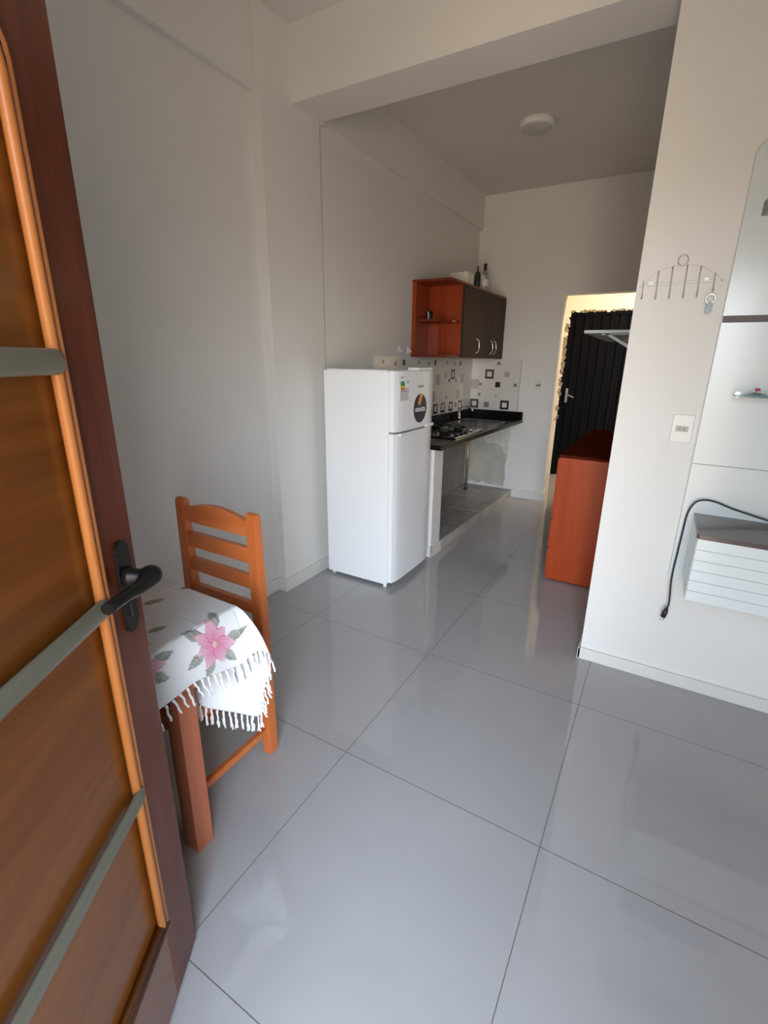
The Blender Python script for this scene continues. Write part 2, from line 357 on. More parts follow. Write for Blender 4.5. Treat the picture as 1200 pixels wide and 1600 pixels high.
m = MB(); m.tube([(PX0, 0, PZ0+0.003), (PX1, 0, PZ0+0.003)], 0.007, 8); m.tube([(PX0+0.01,-0.006,PZ0+0.018),(PX1-0.01,-0.006,PZ0+0.018)], 0.010, 8)
link('bottom_moulding', m, M['door_panel'], door)
for z in (1.448, 1.044, 0.624):
    m = MB(); r = 0.0185; x0, x1 = PX0+0.004, PX1-0.004
    m.tube([(x0+r*(1-math.cos(a)), 0.006, z) for a in (0.15,0.5,0.9,1.3,1.57)] + [(x1-r*(1-math.cos(a)), 0.006, z) for a in (1.57,1.3,0.9,0.5,0.15)],
           r, 20, taper=[math.sin(a) for a in (0.15,0.5,0.9,1.3,1.57)]+[math.sin(a) for a in (1.57,1.3,0.9,0.5,0.15)])
    bmesh.ops.scale(m.bm, verts=m.bm.verts, vec=(1,0.42,1))
    o = link('cross_bar', m, M['bar'], door); o['label'] = 'grey green metallic bar'
hs, hz = 0.050, 1.046
m = MB()   # oval plate
pts = []
for k in range(24):
    a = 2*math.pi*k/24; cx = hs; cz = hz + (0.068 if math.sin(a) > 0 else -0.068)
    pts.append((cx+0.021*math.cos(a), cz+0.024*math.sin(a)))
m.prism(pts, 'y', 0, 0.006); pl_ = link('handle_plate', m, M['black'], door); pl_['label'] = 'long oval black lock plate'
m = MB(); m.box(hs-0.003, hs+0.003, 0.005, 0.0072, hz-0.062, hz-0.036); m.lathe([(0.0055,0),(0.0055,0.0012)], hs, 0.006, hz-0.036, 14, axis='y'); link('keyhole', m, M['dark'], pl_)
m = MB()
m.lathe([(0.019,0),(0.019,0.012),(0.014,0.02),(0.014,0.040),(0.018,0.050),(0.013,0.054)], hs, 0.004, hz+0.022, 20, axis='y')
m.tube(spline([(hs-0.010,0.047,hz+0.030),(hs+0.008,0.052,hz+0.024),(hs+0.045,0.052,hz+0.022),(hs+0.085,0.050,hz+0.028),(hs+0.140,0.046,hz+0.032)],5), 0.0105, 14, taper=[1.2,1.5,1.75,1.9,1.9,1.85,1.75,1.6,1.45,1.35,1.25,1.2,1.15,1.1,1.05,1.0,1,1,1,1,0.95])
lv = link('lever', m, M['black'], door)
m = MB(); m.lathe([(0.0035,0),(0.003,0.002),(0.0005,0.003)], hs-0.002, 0.0665, hz+0.022, 12, axis='y'); link('screw', m, M['chrome'], lv)

# ------------------------------------------------------------------ dining table and cloth
TZ = 0.755
tab = thing('dining_table', 'small reddish wooden table under a floral cloth, behind the open door', 'table', (-0.60, -0.66, 0))
ox, oy = -0.60, -0.66
m = MB(); m.box(-1.08-ox, -0.165-ox, -0.98-oy, -0.345-oy, TZ-0.022, TZ, bev=0.003); link('tabletop', m, M['tablewood_h'], tab)
m = MB()
m.box(-1.0-ox, -0.205-ox, -0.545-oy, -0.525-oy, 0.60, TZ-0.022); m.box(-1.0-ox, -0.205-ox, -0.87-oy, -0.85-oy, 0.60, TZ-0.022)
m.box(-0.195-ox, -0.172-ox, -0.86-oy, -0.545-oy, 0.60, TZ-0.022); m.box(-1.03-ox, -1.01-ox, -0.86-oy, -0.52-oy, 0.60, TZ-0.022)
link('apron', m, M['tablewood_h'], tab)
for lx in (-0.223, -1.06):
    for ly in (-0.556, -0.885):
        m = MB(); m.box(lx-ox, lx+0.058-ox, ly-oy, ly+0.058-oy, 0, 0.572, bev=0.002)
        m.box(lx-ox-0.003, lx+0.061-ox, ly-oy-0.003, ly+0.061-oy, 0.574, 0.590, bev=0.002); m.box(lx-ox-0.003, lx+0.061-ox, ly-oy-0.003, ly+0.061-oy, 0.594, TZ-0.022, bev=0.002)
        m.box(lx-ox+0.002, lx+0.056-ox, ly-oy+0.002, ly+0.056-oy, 0.570, 0.60)
        link('leg', m, M['tablewood'], tab)

# tablecloth: flat top + draped edge; pattern stored per vertex in cloth coordinates
TX0, TX1, TY0, TY1, CZ = -1.085, -0.155, -0.985, -0.335, TZ+0.004
def cloth_pattern(u, v):
    """printed flowers and leaves, in unfolded cloth coordinates (metres)"""
    base = (0.66, 0.67, 0.69)
    def petal(cu, cv, ang, L, Wd):
        dx, dy = u-cu, v-cv; a = dx*math.cos(ang)+dy*math.sin(ang); b = -dx*math.sin(ang)+dy*math.cos(ang)
        if a < 0 or a > L: return None
        t = a/L; w_ = Wd*math.sin(math.pi*min(1, t**0.8))*0.95
        if abs(b) > w_: return None
        return t, b/max(w_, 1e-6)
    for fu, fv, sc in FLOWERS:
        if (u-fu)**2+(v-fv)**2 < 0.0075**2*sc*sc: return (0.55, 0.42, 0.35)
        for k in range(7):
            p = petal(fu, fv, k*2*math.pi/7+0.4, 0.062*sc*(1+0.15*math.sin(k*2.3)), 0.020*sc)
            if p:
                t, s = p; d = 0.10*(abs(s) > 0.82) + 0.12*(1-t); c0 = 0.30*abs(s)
                st = 0.06*math.sin(s*14)
                return (0.60-d*0.5, 0.27+0.13*t-d*0.8-st, 0.38+0.10*t-d*0.7-st)
    for lu, lv_, an, L, Wd in LEAVES:
        p = petal(lu, lv_, an, L, Wd)
        if p:
            t, s = p
            vein = abs(s) < 0.08 or (math.sin(t*40-abs(s)*7) > 0.75)
            g = 0.36 if vein else 0.24
            g += 0.05*s
            return (g, g*1.05, g*0.96)
    return base
# cloth coordinates: u = x on the top, continuing past the right edge; v = y, continuing past the far edge
FLOWERS = [(-0.093, -0.442, 1.10), (-0.135, -0.655, 1.0), (-0.55, -0.60, 1.0), (-0.86, -0.42, 1.0), (-0.42, -0.20, 1.0), (-0.85, -0.85, 1.0)]
LEAVES = []
for fu, fv, sc in FLOWERS:
    for k, (an, L, Wd) in enumerate([(2.75, 0.062, 0.014), (1.55, 0.060, 0.014), (0.75, 0.055, 0.014), (-0.35, 0.06, 0.015), (-1.2, 0.06, 0.017), (-2.3, 0.062, 0.013), (3.9, 0.05, 0.012)]):
        LEAVES.append((fu+0.035*sc*math.cos(an), fv+0.035*sc*math.sin(an), an, L*sc, Wd*sc))
LEAVES += [(-0.385, -0.355, 1.25, 0.065, 0.012), (-0.395, -0.475, 1.2, 0.065, 0.014), (-0.245, -0.56, 1.2, 0.055, 0.013), (-0.225, -0.615, 0.6, 0.05, 0.014)]

cl = MB(); bm = cl.bm; lay = bm.loops.layers.float_color.new('pattern'); uvd = {}
def cv_(p, u, v):
    q = bm.verts.new(p); uvd[q] = (u, v); return q
STEP = 0.004
# top (dense only where seen; still one mesh)
nx = 150; ny = 125
def lin(a, b, n): return [a+(b-a)*k/n for k in range(n+1)]
xs = lin(TX0, -0.55, 50) + lin(-0.55, TX1, 110)[1:]; ys = lin(TY0, TY1, 150)
def topz(x, y):   # faint pressed folds
    return CZ + 0.0016*math.exp(-((y+0.46-0.05*x)/0.006)**2) + 0.0014*math.exp(-((x+0.42)/0.006)**2)
grid = [[cv_((x, y, topz(x, y)), x, y) for y in ys] for x in xs]
for i in range(len(xs)-1):
    for j in range(len(ys)-1): bm.faces.new([grid[i][j], grid[i+1][j], grid[i+1][j+1], grid[i][j+1]])
# hem: keys = (edge point on the top's border, hem point, cloth (u,v) of the hem)
RD, FD = 0.155, 0.43      # overhang at the right and far edges
keys = [((TX1,TY0), (-0.142,-0.985,0.605), (TX1+RD, TY0)), ((TX1,-0.62), (-0.142,-0.62,0.598), (TX1+RD,-0.62)), ((TX1,-0.50), (-0.139,-0.50,0.611), (TX1+RD,-0.50)),
        ((TX1,-0.42), (-0.138,-0.415,0.585), (TX1+RD,-0.42)), ((TX1,-0.36), (-0.128,-0.360,0.580), (TX1+RD,-0.36)), ((TX1,TY1), (-0.098,-0.322,0.612), (TX1+RD,TY1)),
        ((TX1,TY1), (-0.058,-0.312,0.612), (TX1+RD,TY1+0.10)), ((TX1,TY1), (-0.072,-0.300,0.545), (TX1+RD,TY1+0.20)), ((TX1,TY1), (-0.098,-0.318,0.430), (TX1+RD,TY1+0.34)),
        ((TX1,TY1), (-0.108,-0.322,0.368), (TX1+RD,TY1+FD)), ((TX1-0.002,TY1), (-0.155,-0.385,0.408), (TX1+0.06,TY1+FD)), ((TX1-0.006,TY1), (-0.205,-0.445,0.452), (TX1-0.02,TY1+FD)), ((-0.175,TY1), (-0.250,-0.455,0.470), (-0.20,TY1+FD)),
        ((-0.24,TY1), (-0.30,-0.45,0.472), (-0.27,TY1+FD)), ((-0.37,TY1), (-0.38,-0.45,0.472), (-0.37,TY1+FD)), ((-0.6,TY1), (-0.6,-0.45,0.472), (-0.6,TY1+FD)), ((-0.66,TY1), (-0.665,-0.40,0.40), (-0.66,TY1+FD)), ((-0.8,TY1), (-0.8,-0.33,0.33), (-0.8,TY1+FD)), ((TX0,TY1), (TX0,-0.325,0.32), (TX0,TY1+FD))]
N = 26
hem = spline([k[1] for k in keys], N)
edg = []; huv = []
for a, b in zip(keys, keys[1:]):
    for k in range(N):
        t = k/N; edg.append((a[0][0]+(b[0][0]-a[0][0])*t, a[0][1]+(b[0][1]-a[0][1])*t)); huv.append((a[2][0]+(b[2][0]-a[2][0])*t, a[2][1]+(b[2][1]-a[2][1])*t))
edg.append(keys[-1][0]); huv.append(keys[-1][2])
ROWS = 40; strip = []
for i in range(len(hem)):
    E = Vector((edg[i][0], edg[i][1], CZ)); H = hem[i]; out = Vector((H.x-E.x, H.y-E.y, 0)); row = []
    # outward bulge over the table's edge, then hanging
    nrm = Vector((1,0,0)) if edg[i][1] < TY1-0.02 else (Vector((0,1,0)) if edg[i][0] < TX1-0.005 else Vector((0.75,0.66,0)))
    for j in range(ROWS+1):
        s = j/ROWS; b_ = math.sin(min(1, s*1.0)*math.pi)*0.010 + 0.008*(1-math.exp(-s*14))*(1-s)
        fold = 0.0035*s*math.sin(i*0.21) if E.y > TY1-0.03 and E.x < TX1-0.02 else 0.0025*s*math.sin(i*0.13)
        p = E.lerp(H, s) + nrm*(b_+fold); p.z += 0.004*math.exp(-s*20)*0
        u = edg[i][0]+(huv[i][0]-edg[i][0])*s; v = edg[i][1]+(huv[i][1]-edg[i][1])*s
        row.append(cv_(tuple(p), u, v))
    strip.append(row)
for i in range(len(hem)-1):
    for j in range(ROWS):
        try: bm.faces.new([strip[i][j], strip[i][j+1], strip[i+1][j+1], strip[i+1][j]])
        except ValueError: pass
hem_pts = [strip[i][-1].co.copy() for i in range(len(hem))]
for f in bm.faces:
    f.smooth = True
    for l in f.loops:
        l[lay] = tuple(cloth_pattern(*uvd[l.vert])) + (1,)
bmesh.ops.remove_doubles(bm, verts=bm.verts[:], dist=0.0004)
me = bpy.data.meshes.new('tablecloth'); bm.to_mesh(me); bm.free()
mc = new_mat('printed_cloth', (0.8,0.8,0.8), 0.85, spec=0.2); t = mc.node_tree; b = t.nodes['Principled BSDF']
at = t.nodes.new('ShaderNodeVertexColor'); at.layer_name = 'pattern'; t.links.new(at.outputs[0], b.inputs['Base Color'])
b.inputs['Subsurface Weight'].default_value = 0.0
me.materials.append(mc)
cloth = bpy.data.objects.new('tablecloth', me); col.objects.link(cloth)
sm = cloth.modifiers.new('thick', 'SOLIDIFY'); sm.thickness = 0.0012; sm.offset = 1
tag(cloth, 'white tablecloth printed with pink flowers and grey leaves, fringed, draped over the table', 'tablecloth')
# knotted fringe along the hem, single tassels as one countless edging
m = MB()
def tassel(p, L, lean, r=0.0032, knots=True):
    q = [Vector(p)]
    dx = lean[0]; dy = lean[1]
    for k in range(1, 6): q.append(Vector(p)+Vector((dx*k/5+random.uniform(-.002,.002), dy*k/5+random.uniform(-.002,.002), -L*k/5)))
    m.tube(spline(q, 3), r, 6, taper=[0.9]+[1.25,1.3,1.1,1.0,1.0]+[1.05]*10)
acc = 0; last = hem_pts[0]
for i in range(1, len(hem_pts)):
    p = hem_pts[i]; acc += (p-last).length; last = p
    y_side = i < 5*N
    gap = 0.021 if y_side else 0.0165
    if acc < gap: continue
    acc = 0
    if y_side:
        tassel(p+Vector((0.001,0,0.001)), 0.055+random.uniform(-.008,.01), (random.uniform(0,.012), random.uniform(.002,.018)))
    elif i < 8.5*N:
        tassel(p+Vector((0.0,0,0.001)), 0.05, (random.uniform(0,.02), random.uniform(-.01,.01)), 0.0030)
    elif p.x > -0.235:
        for s in (-1,0,1):
            tassel(p+Vector((0.0,0,0.001)), 0.058+random.uniform(-.004,.008), (s*0.004+random.uniform(-.002,.002), random.uniform(-.003,.003)), 0.0022)
fr = link('fringe', m, new_mat('fringe_cotton', (0.70,0.70,0.70), 0.9), cloth); fr['kind'] = 'stuff'

# ------------------------------------------------------------------ wooden chair behind the table
ch = thing('dining_chair', 'orange brown wooden ladder-back chair pushed up to the table', 'chair', (-0.44, -0.14, 0))
cx0, cx1 = -0.642+0.44, -0.240+0.44; pw = 0.045
def post(x0):
    m = MB(); prof = [(-0.022,0),(0.022,0),(0.022,0.45),(0.020,0.70),(0.016,0.965),(0.010,0.978),(-0.010,0.980),(-0.016,0.968),(-0.019,0.70),(-0.022,0.45)]
    m.prism(prof, 'x', x0, x0+pw)
    bmesh.ops.bevel(m.bm, geom=[e for e in m.bm.edges], offset=0.004, segments=2, affect='EDGES')
    return m
link('back_post', post(cx0), M['chair'], ch); link('back_post', post(cx1-pw), M['chair'], ch)
def slat(z0, z1, arch=0.0):
    m = MB(); a, b = cx0+pw-0.006, cx1-pw+0.006; P = []
    n = 14
    for k in range(n+1): P.append((a+(b-a)*k/n, z0))
    for k in range(n, -1, -1): t = k/n; P.append((a+(b-a)*t, z1+arch*math.sin(math.pi*t)))
    m.prism(P, 'y', -0.010, 0.010); return m
for z0, z1, a in ((0.893, 0.945, 0.028), (0.795, 0.851, 0.0), (0.698, 0.748, 0.0), (0.600, 0.640, 0.0)):
    link('back_slat', slat(z0, z1, a), M['chair_h'], ch)
m = MB(); m.box(cx0-0.002, cx1+0.002, -0.395, -0.022, 0.435, 0.458, bev=0.006); link('seat', m, M['chair_h'], ch)
m = MB(); m.box(cx0+0.02, cx1-0.02, -0.375, -0.355, 0.375, 0.435); m.box(cx0+0.01, cx0+0.03, -0.36, -0.02, 0.375, 0.435); m.box(cx1-0.03, cx1-0.01, -0.36, -0.02, 0.375, 0.435); m.box(cx0+0.04, cx1-0.04, -0.015, 0.005, 0.375, 0.435)
link('seat_rail', m, M['chair_h'], ch)
for x0 in (cx0, cx1-0.04):
    m = MB(); m.box(x0, x0+0.04, -0.385, -0.345, 0, 0.435, bev=0.004); link('front_leg', m, M['chair'], ch)
for x0 in (cx0+0.012, cx1-0.032):
    m = MB(); m.box(x0, x0+0.02, -0.35, -0.02, 0.095, 0.122, bev=0.003); link('stretcher', m, M['chair_h'], ch)

# ------------------------------------------------------------------ refrigerator
FX, FY0, FY1, FH = -0.565, 1.278, 1.815, 1.410
fg = thing('refrigerator', 'white two-door refrigerator with round dark sticker, standing against the column', 'refrigerator', (-0.80, 1.545, 0))
def F(mb): bmesh.ops.translate(mb.bm, verts=mb.bm.verts, vec=(0.80,-1.545,0)); return mb
m = MB(); m.box(-1.050, FX-0.004, FY0, FY1, 0.022, FH-0.004, bev=0.006); link('cabinet_body', F(m), M['white_gloss'], fg)
m = MB(); m.box(-1.03, FX-0.02, FY0+0.01, FY1-0.01, FH-0.006, FH+0.004, bev=0.003); link('top_cover', F(m), M['white_gloss'], fg)
def fdoor(z0, z1):
    m = MB(); P = [(FX, FY0), (FX, FY1)]
    n = 16
    for k in range(n+1):       # gently bowed front with round corners
        t = k/n; y = FY1+(FY0-FY1)*t
        edge = 1-abs(2*t-1)**8
        P.append((FX+0.034+0.014*edge+0.004*math.sin(math.pi*t), y))
    m.prism(P, 'z', z0, z1, smooth=False)
    return m
lower = link('fridge_door', F(fdoor(0.045, 1.040)), M['white_gloss'], fg)
upper = link('freezer_door', F(fdoor(1.052, FH)), M['white_gloss'], fg)
m = MB(); m.box(FX-0.003, FX+0.003, FY0+0.006, FY1-0.006, 0.045, FH-0.003); m.box(FX, FX+0.040, FY0+0.008, FY1-0.008, 1.0402, 1.0518); link('door_gasket', F(m), M['seal'], fg)
m = MB(); m.box(FX+0.044, FX+0.058, FY0+0.05, FY0+0.20, 1.026, 1.040, bev=0.004); link('grip_recess', F(m), M['white_gloss'], lower)
m = MB(); m.box(FX+0.040, FX+0.056, FY1-0.13, FY1-0.01, 1.044, 1.064, bev=0.005); link('hinge_cover', F(m), M['white_gloss'], fg)
m = MB(); m.box(FX-0.045, FX+0.035, FY1-0.22, FY1-0.02, FH+0.001, FH+0.018, bev=0.004); link('top_hinge_cover', F(m), M['white_gloss'], fg)
for (x, y) in ((-0.59, FY0+0.02), (-0.59, FY1-0.03), (-1.02, FY0+0.03), (-1.02, FY1-0.03)):
    m = MB(); m.lathe([(0.014,0),(0.014,0.024)], x, y, 0, 14); link('foot', F(m), M['white_gloss'], fg)
# round sticker on the freezer door (follows its front)
SX = FX+0.0525; sy, sz, sr = 1.592, 1.176, 0.0925
m = MB(); m.lathe([(sr,0),(sr,0.0008)], SX, sy, sz, 40, axis='x'); st = link('sticker', F(m), M['sticker_blue'], upper); st['label'] = 'round navy blue sticker with orange stripe'
def chord_band(o0, o1, mat, x):
    """diagonal band inside the disc between two offsets"""
    ang = R(62); d = (math.cos(ang), math.sin(ang)); n = (-d[1], d[0]); P = []
    for o in (o0, o1):
        h = math.sqrt(max(0, (sr*0.99)**2-o*o)); P.append([(sy+n[0]*o+d[0]*s, sz+n[1]*o+d[1]*s) for s in (0.012 if o < 0.06 else -0.01, h)])
    h0 = P[0]; h1 = P[1]
    mm = MB(); mm.prism([h0[0], h0[1], h1[1], h1[0]], 'x', x, x+0.0004, mat); return mm
link('sticker_stripe', F(chord_band(0.012, 0.026, M['sticker_gold'], SX+0.0008)), None, st)
link('sticker_stripe', F(chord_band(0.030, 0.050, M['sticker_orange'], SX+0.0008)), None, st)
text_mesh('brand_print', 'enxuta', 0.052, M['print_white'], st, (SX+0.0012+0.80, sy-1.545, sz-0.004), (R(90),0,R(90)), bold=0.0008)
text_mesh('brand_logo', 'enxuta', 0.030, M['print_grey'], upper, (SX+0.0004+0.80, 1.592-1.545, 1.316), (R(90),0,R(90)), bold=0.0004)
m = MB(); xx = FX+0.0505
for k, mt in enumerate(['green','green','yellow','sticker_orange']):
    z1 = 1.352-k*0.013; m.box(xx, xx+0.0012, 1.325, 1.372+k*0.003, z1-0.0125, z1, M[mt])
o = link('energy_label', F(m), None, upper); o['label'] = 'small green and yellow energy label'
m = MB(); m.box(xx-0.001, xx+0.0006, 1.322, 1.430, 1.238, 1.312, M['label_grey']); m.box(xx+0.0006, xx+0.001, 1.33, 1.40, 1.290, 1.294, M['print_grey']); m.box(xx+0.0006, xx+0.001, 1.33, 1.42, 1.262, 1.265, M['label_grey'])
link('paper_label', F(m), None, upper)
m = MB(); m.box(xx+0.0002, xx+0.0010, 1.326, 1.365, 1.372, 1.377, M['print_grey']); link('small_print', F(m), None, upper)
m = MB(); m.box(xx+0.0002, xx+0.0010, 1.395, 1.425, 1.372, 1.377, M['label_grey']); link('small_print', F(m), None, upper)
m = MB(); m.lathe([(0.008,0),(0.008,0.0012)], xx, 1.415, 1.345, 16, axis='x'); link('round_mark', F(m), M['print_grey'], upper)

# ------------------------------------------------------------------ kitchen: local frame along the skew wall (x = out from wall, y = along wall)
K0 = (kx(1.39), 1.39)
def kroot(name, label, cat, along, out=0.0, z=0.0, group=None):
    s = along-1.39
    return thing(name, label, cat, (K0[0]+math.sin(SK)*s+math.cos(SK)*out, K0[1]+math.cos(SK)*s-math.sin(SK)*out, z), -SK, group)
KB = 3.975   # end of the run, measured like world y

# plinth and divider wall (masonry, built in)
pl = kroot('tiled_plinth', 'low grey tiled plinth under the black counter', 'plinth', 1.93)
m = MB(); m.box(0.002, 0.575, 0.16, 2.04, 0, 0.086, bev=0.002); link('plinth_body', m, M['grey_tile'], pl)
m = MB(); m.box(0.570, 0.5775, 0.165, 2.035, 0.0, 0.083)
link('front_tiles', m, noise_mat('step_tile', (0.46, 0.43, 0.395), (0.40, 0.37, 0.34), scale=7, rough=0.15), pl)
m = MB()
for y in (0.60, 1.05, 1.5): m.box(0.10, 0.572, y, y+0.003, 0.085, 0.0868)
m.box(0.30, 0.303, 0.16, 2.03, 0.085, 0.0868); link('joints', m, M['tile_j'], pl)
dv = kroot('divider_wall', 'short white wall end carrying the counter, just right of the refrigerator', 'wall support', 1.93)
m = MB(); m.box(0.002, 0.575, 0.0, 0.155, 0, 0.848, bev=0.003); link('wall_body', m, M['wall'], dv)
m = MB(); m.box(0.002, 0.587, -0.010, 0.0, 0, 0.085); m.box(0.575, 0.587, -0.010, 0.165, 0, 0.085); link('base_tile', m, M['base'], dv)
# counter
ct = kroot('granite_counter', 'black granite kitchen counter with raised back edge along the tiled walls', 'counter', 1.93, 0, 0.85)
m = MB(); m.box(0.002, 0.635, -0.02, 2.035, 0.0, 0.035, bev=0.003); link('slab', m, M['granite'], ct)
m = MB(); m.box(0.002, 0.022, -0.02, 2.035, 0.035, 0.112); m.box(0.022, 0.630, 2.012, 2.034, 0.035, 0.112); link('upstand', m, M['granite'], ct)
# support post and under-counter socket
ps = kroot('support_post', 'thin brass coloured post with dark foot holding up the counter', 'post', 3.70, 0.13, 0.086)
m = MB(); m.tube([(0,0,0.01),(0,0,0.764)], 0.012, 12); link('tube', m, M['brass'], ps)
m = MB(); m.lathe([(0.022,0),(0.022,0.008),(0.014,0.02)], 0, 0, 0, 16); link('foot', m, M['black_plastic'], ps)
so = kroot('low_socket', 'white double socket on the wall beneath the counter', 'socket', 2.95, 0.0, 0.66)
m = MB(); m.box(0.001, 0.010, -0.06, 0.06, -0.04, 0.04, bev=0.004); link('plate', m, M['plug_white'], so)
m = MB(); m.box(0.009, 0.013, -0.04, 0.04, -0.02, 0.02); link('insert', m, M['plug_grey'], so)
# cooktop
ck = kroot('gas_cooktop', 'black glass gas cooktop with four burners set in the counter', 'cooktop', 2.25, 0.09, 0.885)
m = MB(); m.box(0, 0.50, 0, 0.60, 0.0005, 0.010, bev=0.003); link('glass_plate', m, M['cookglass'], ck)
m = MB(); m.box(0.495, 0.507, 0, 0.60, 0.0005, 0.0125, bev=0.002); link('front_trim', m, M['chrome'], ck)
for bx in (0.13, 0.34):
    for by in (0.16, 0.43):
        m = MB(); m.lathe([(0.045,0),(0.045,0.008),(0.030,0.014),(0.030,0.020),(0.0,0.022)], bx, by, 0.010, 20); bn = link('burner', m, M['black'], ck)
        m = MB()
        for a in range(4):
            c, s = math.cos(a*math.pi/2), math.sin(a*math.pi/2)
            m.tube([(bx+c*0.025, by+s*0.025, 0.038), (bx+c*0.085, by+s*0.085, 0.038), (bx+c*0.092, by+s*0.092, 0.010)], 0.004, 6)
        m.tube([(bx+0.07*math.cos(2*math.pi*k/20), by+0.07*math.sin(2*math.pi*k/20), 0.036) for k in range(20)], 0.0035, 6, closed=True)
        link('grate', m, M['black'], bn)
for k in range(4):
    m = MB(); m.lathe([(0.015,0),(0.013,0.018),(0.0,0.019)], 0.455, 0.14+k*0.10, 0.010, 16); link('knob', m, M['chrome' if k == 3 else 'black_plastic'], ck)
# sink and tap
sk = kroot('kitchen_sink', 'stainless sink rim set in the far end of the counter', 'sink', 3.10, 0.12, 0.885)
m = MB(); ou = [(0,0),(0.44,0),(0.44,0.52),(0,0.52)]
for a in (0, 1): pass
m.box(0, 0.44, 0, 0.010, 0.0003, 0.004); m.box(0, 0.44, 0.510, 0.52, 0.0003, 0.004); m.box(0, 0.010, 0.010, 0.510, 0.0003, 0.004); m.box(0.428, 0.44, 0.010, 0.510, 0.0003, 0.004)
link('rim', m, M['satin'], sk)
m = MB(); m.box(0.010, 0.428, 0.010, 0.510, 0.0002, 0.0012); link('basin', m, M['granite'], sk)
tp = kroot('kitchen_tap', 'small chrome tap standing behind the sink', 'tap', 3.52, 0.075, 0.885)
m = MB(); m.lathe([(0.022,0),(0.020,0.02),(0.012,0.03),(0.012,0.10)], 0, 0, 0, 18); link('tap_body', m, M['chrome'], tp)
m = MB(); m.tube(spline([(0,0,0.09),(0.01,0,0.125),(0.06,0,0.14),(0.13,0,0.125),(0.15,0,0.095)],5), 0.009, 10); link('spout', m, M['chrome'], tp)
m = MB(); m.tube([(0,0,0.10),(0,-0.03,0.125)], 0.006, 8); link('lever', m, M['chrome'], tp)

# splash tiles: pattern inside one mesh per wall
def squares(m, plane, items, face):
    """items: (a, z, size, kind)"""
    for a, z, s, k in items:
        h = s/2
        def bx(a0, a1, z0, z1, mat):
            if plane == 'back': m.box(a0, a1, face-0.0008, face, z0, z1, mat)
            else: m.box(face, face+0.0008, a0, a1, z0, z1, mat)
        if k == 'f':
            wd = s*0.22
            bx(a-h, a+h, z+h-wd, z+h, M['tile_d']); bx(a-h, a+h, z-h, z-h+wd, M['tile_d']); bx(a-h, a-h+wd, z-h+wd, z+h-wd, M['tile_d']); bx(a+h-wd, a+h, z-h+wd, z+h-wd, M['tile_d'])
        else: bx(a-h, a+h, z-h, z+h, M['tile_'+k])
ZT0, ZT1 = 0.9625, 1.503
m = MB(); m.box(kx(YB)+0.008, -0.517, YB-0.008, YB, ZT0, ZT1, M['tile_w'])
m.box(-0.517, -0.511, YB-0.010, YB, ZT0, ZT1, M['tile_lg']); m.box(kx(YB)+0.008, -0.517, YB-0.0085, YB-0.008, 1.178, 1.181, M['tile_j'])
squares(m, 'back', [(-0.856,1.345,0.098,'f'),(-1.010,1.022,0.096,'f'),(-0.662,1.022,0.096,'f'),(-0.760,1.458,0.034,'g'),(-0.662,1.347,0.055,'lg'),(-0.755,1.236,0.056,'d'),(-0.953,1.235,0.032,'g'),(-0.560,1.237,0.034,'g'),
                     (-1.020,1.236,0.100,'lg'),(-0.960,1.124,0.032,'g'),(-0.765,1.120,0.026,'lg'),(-0.868,1.016,0.058,'g')], YB-0.008)
o = link('splash_tiles', m); tag(o, 'white wall tiles with dark squares on the back wall above the counter', 'wall tiles')
tl = kroot('splash_tiles', 'white wall tiles with dark squares on the left wall behind refrigerator and counter', 'wall tiles', 1.39)
m = MB(); y0, y1 = 0.575, YB-1.39-0.012; m.box(0.001, 0.008, y0, y1, ZT0, ZT1, M['tile_w']); m.box(0.008, 0.0085, y0, y1, 1.178, 1.181, M['tile_j'])
m.box(0.001, 0.009, y0-0.005, y0, ZT0, ZT1, M['tile_lg'])
it = []
for base in (-0.02, 0.60, 1.20, 1.80):
    for a, z, s, k in [(0.10,1.460,0.030,'g'),(0.29,1.448,0.034,'g'),(0.43,1.455,0.048,'d'),(0.25,1.343,0.096,'f'),(0.08,1.34,0.060,'lg'),(0.17,1.284,0.036,'d'),(0.34,1.284,0.040,'g'),(0.50,1.30,0.10,'lg'),(0.40,1.14,0.10,'lg'),(0.12,1.12,0.030,'g'),
                       (0.04,1.022,0.096,'f'),(0.235,1.022,0.096,'f'),(0.36,1.03,0.05,'g'),(0.47,1.022,0.096,'f')]:
        a = a+base+0.02
        if y0+s/2 < a-0.0+0 and a+s/2 < y1: it.append((a, z, s, k))
        elif a < y1 and a > y0: pass
squares(m, 'left', it, 0.008)
link('tile_field', m, None, tl)

# upper cabinet with open end shelf
uc = kroot('wall_cabinet', 'orange wood wall cabinet with open end shelf and three dark brown doors', 'cabinet', 2.57, 0.0, 1.503)
CD, CL, CH, OP = 0.335, 1.375, 0.603, 0.275    # depth, length, height, length of the open end
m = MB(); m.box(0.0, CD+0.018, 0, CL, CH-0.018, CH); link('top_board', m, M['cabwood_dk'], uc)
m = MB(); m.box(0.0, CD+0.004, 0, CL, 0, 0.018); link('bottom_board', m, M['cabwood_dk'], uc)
m = MB(); m.box(0.018, CD, OP, OP+0.016, 0.018, CH-0.018); link('side_panel', m, M['cabwood'], uc)
m = MB(); m.box(0.018, CD, CL-0.016, CL, 0.018, CH-0.018); link('side_panel', m, M['cabwood'], uc)
m = MB(); m.box(0.001, 0.016, 0.012, CL, 0.018, CH-0.018); link('back_panel', m, M['cabwood'], uc)
m = MB(); m.box(0.001, 0.040, 0.0, 0.012, 0.018, CH-0.018); link('end_stile', m, M['cabwood'], uc)
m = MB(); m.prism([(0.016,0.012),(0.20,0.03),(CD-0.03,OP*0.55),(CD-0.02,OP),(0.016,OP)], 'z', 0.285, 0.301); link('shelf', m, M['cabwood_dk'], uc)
dl = (CL-OP)/3
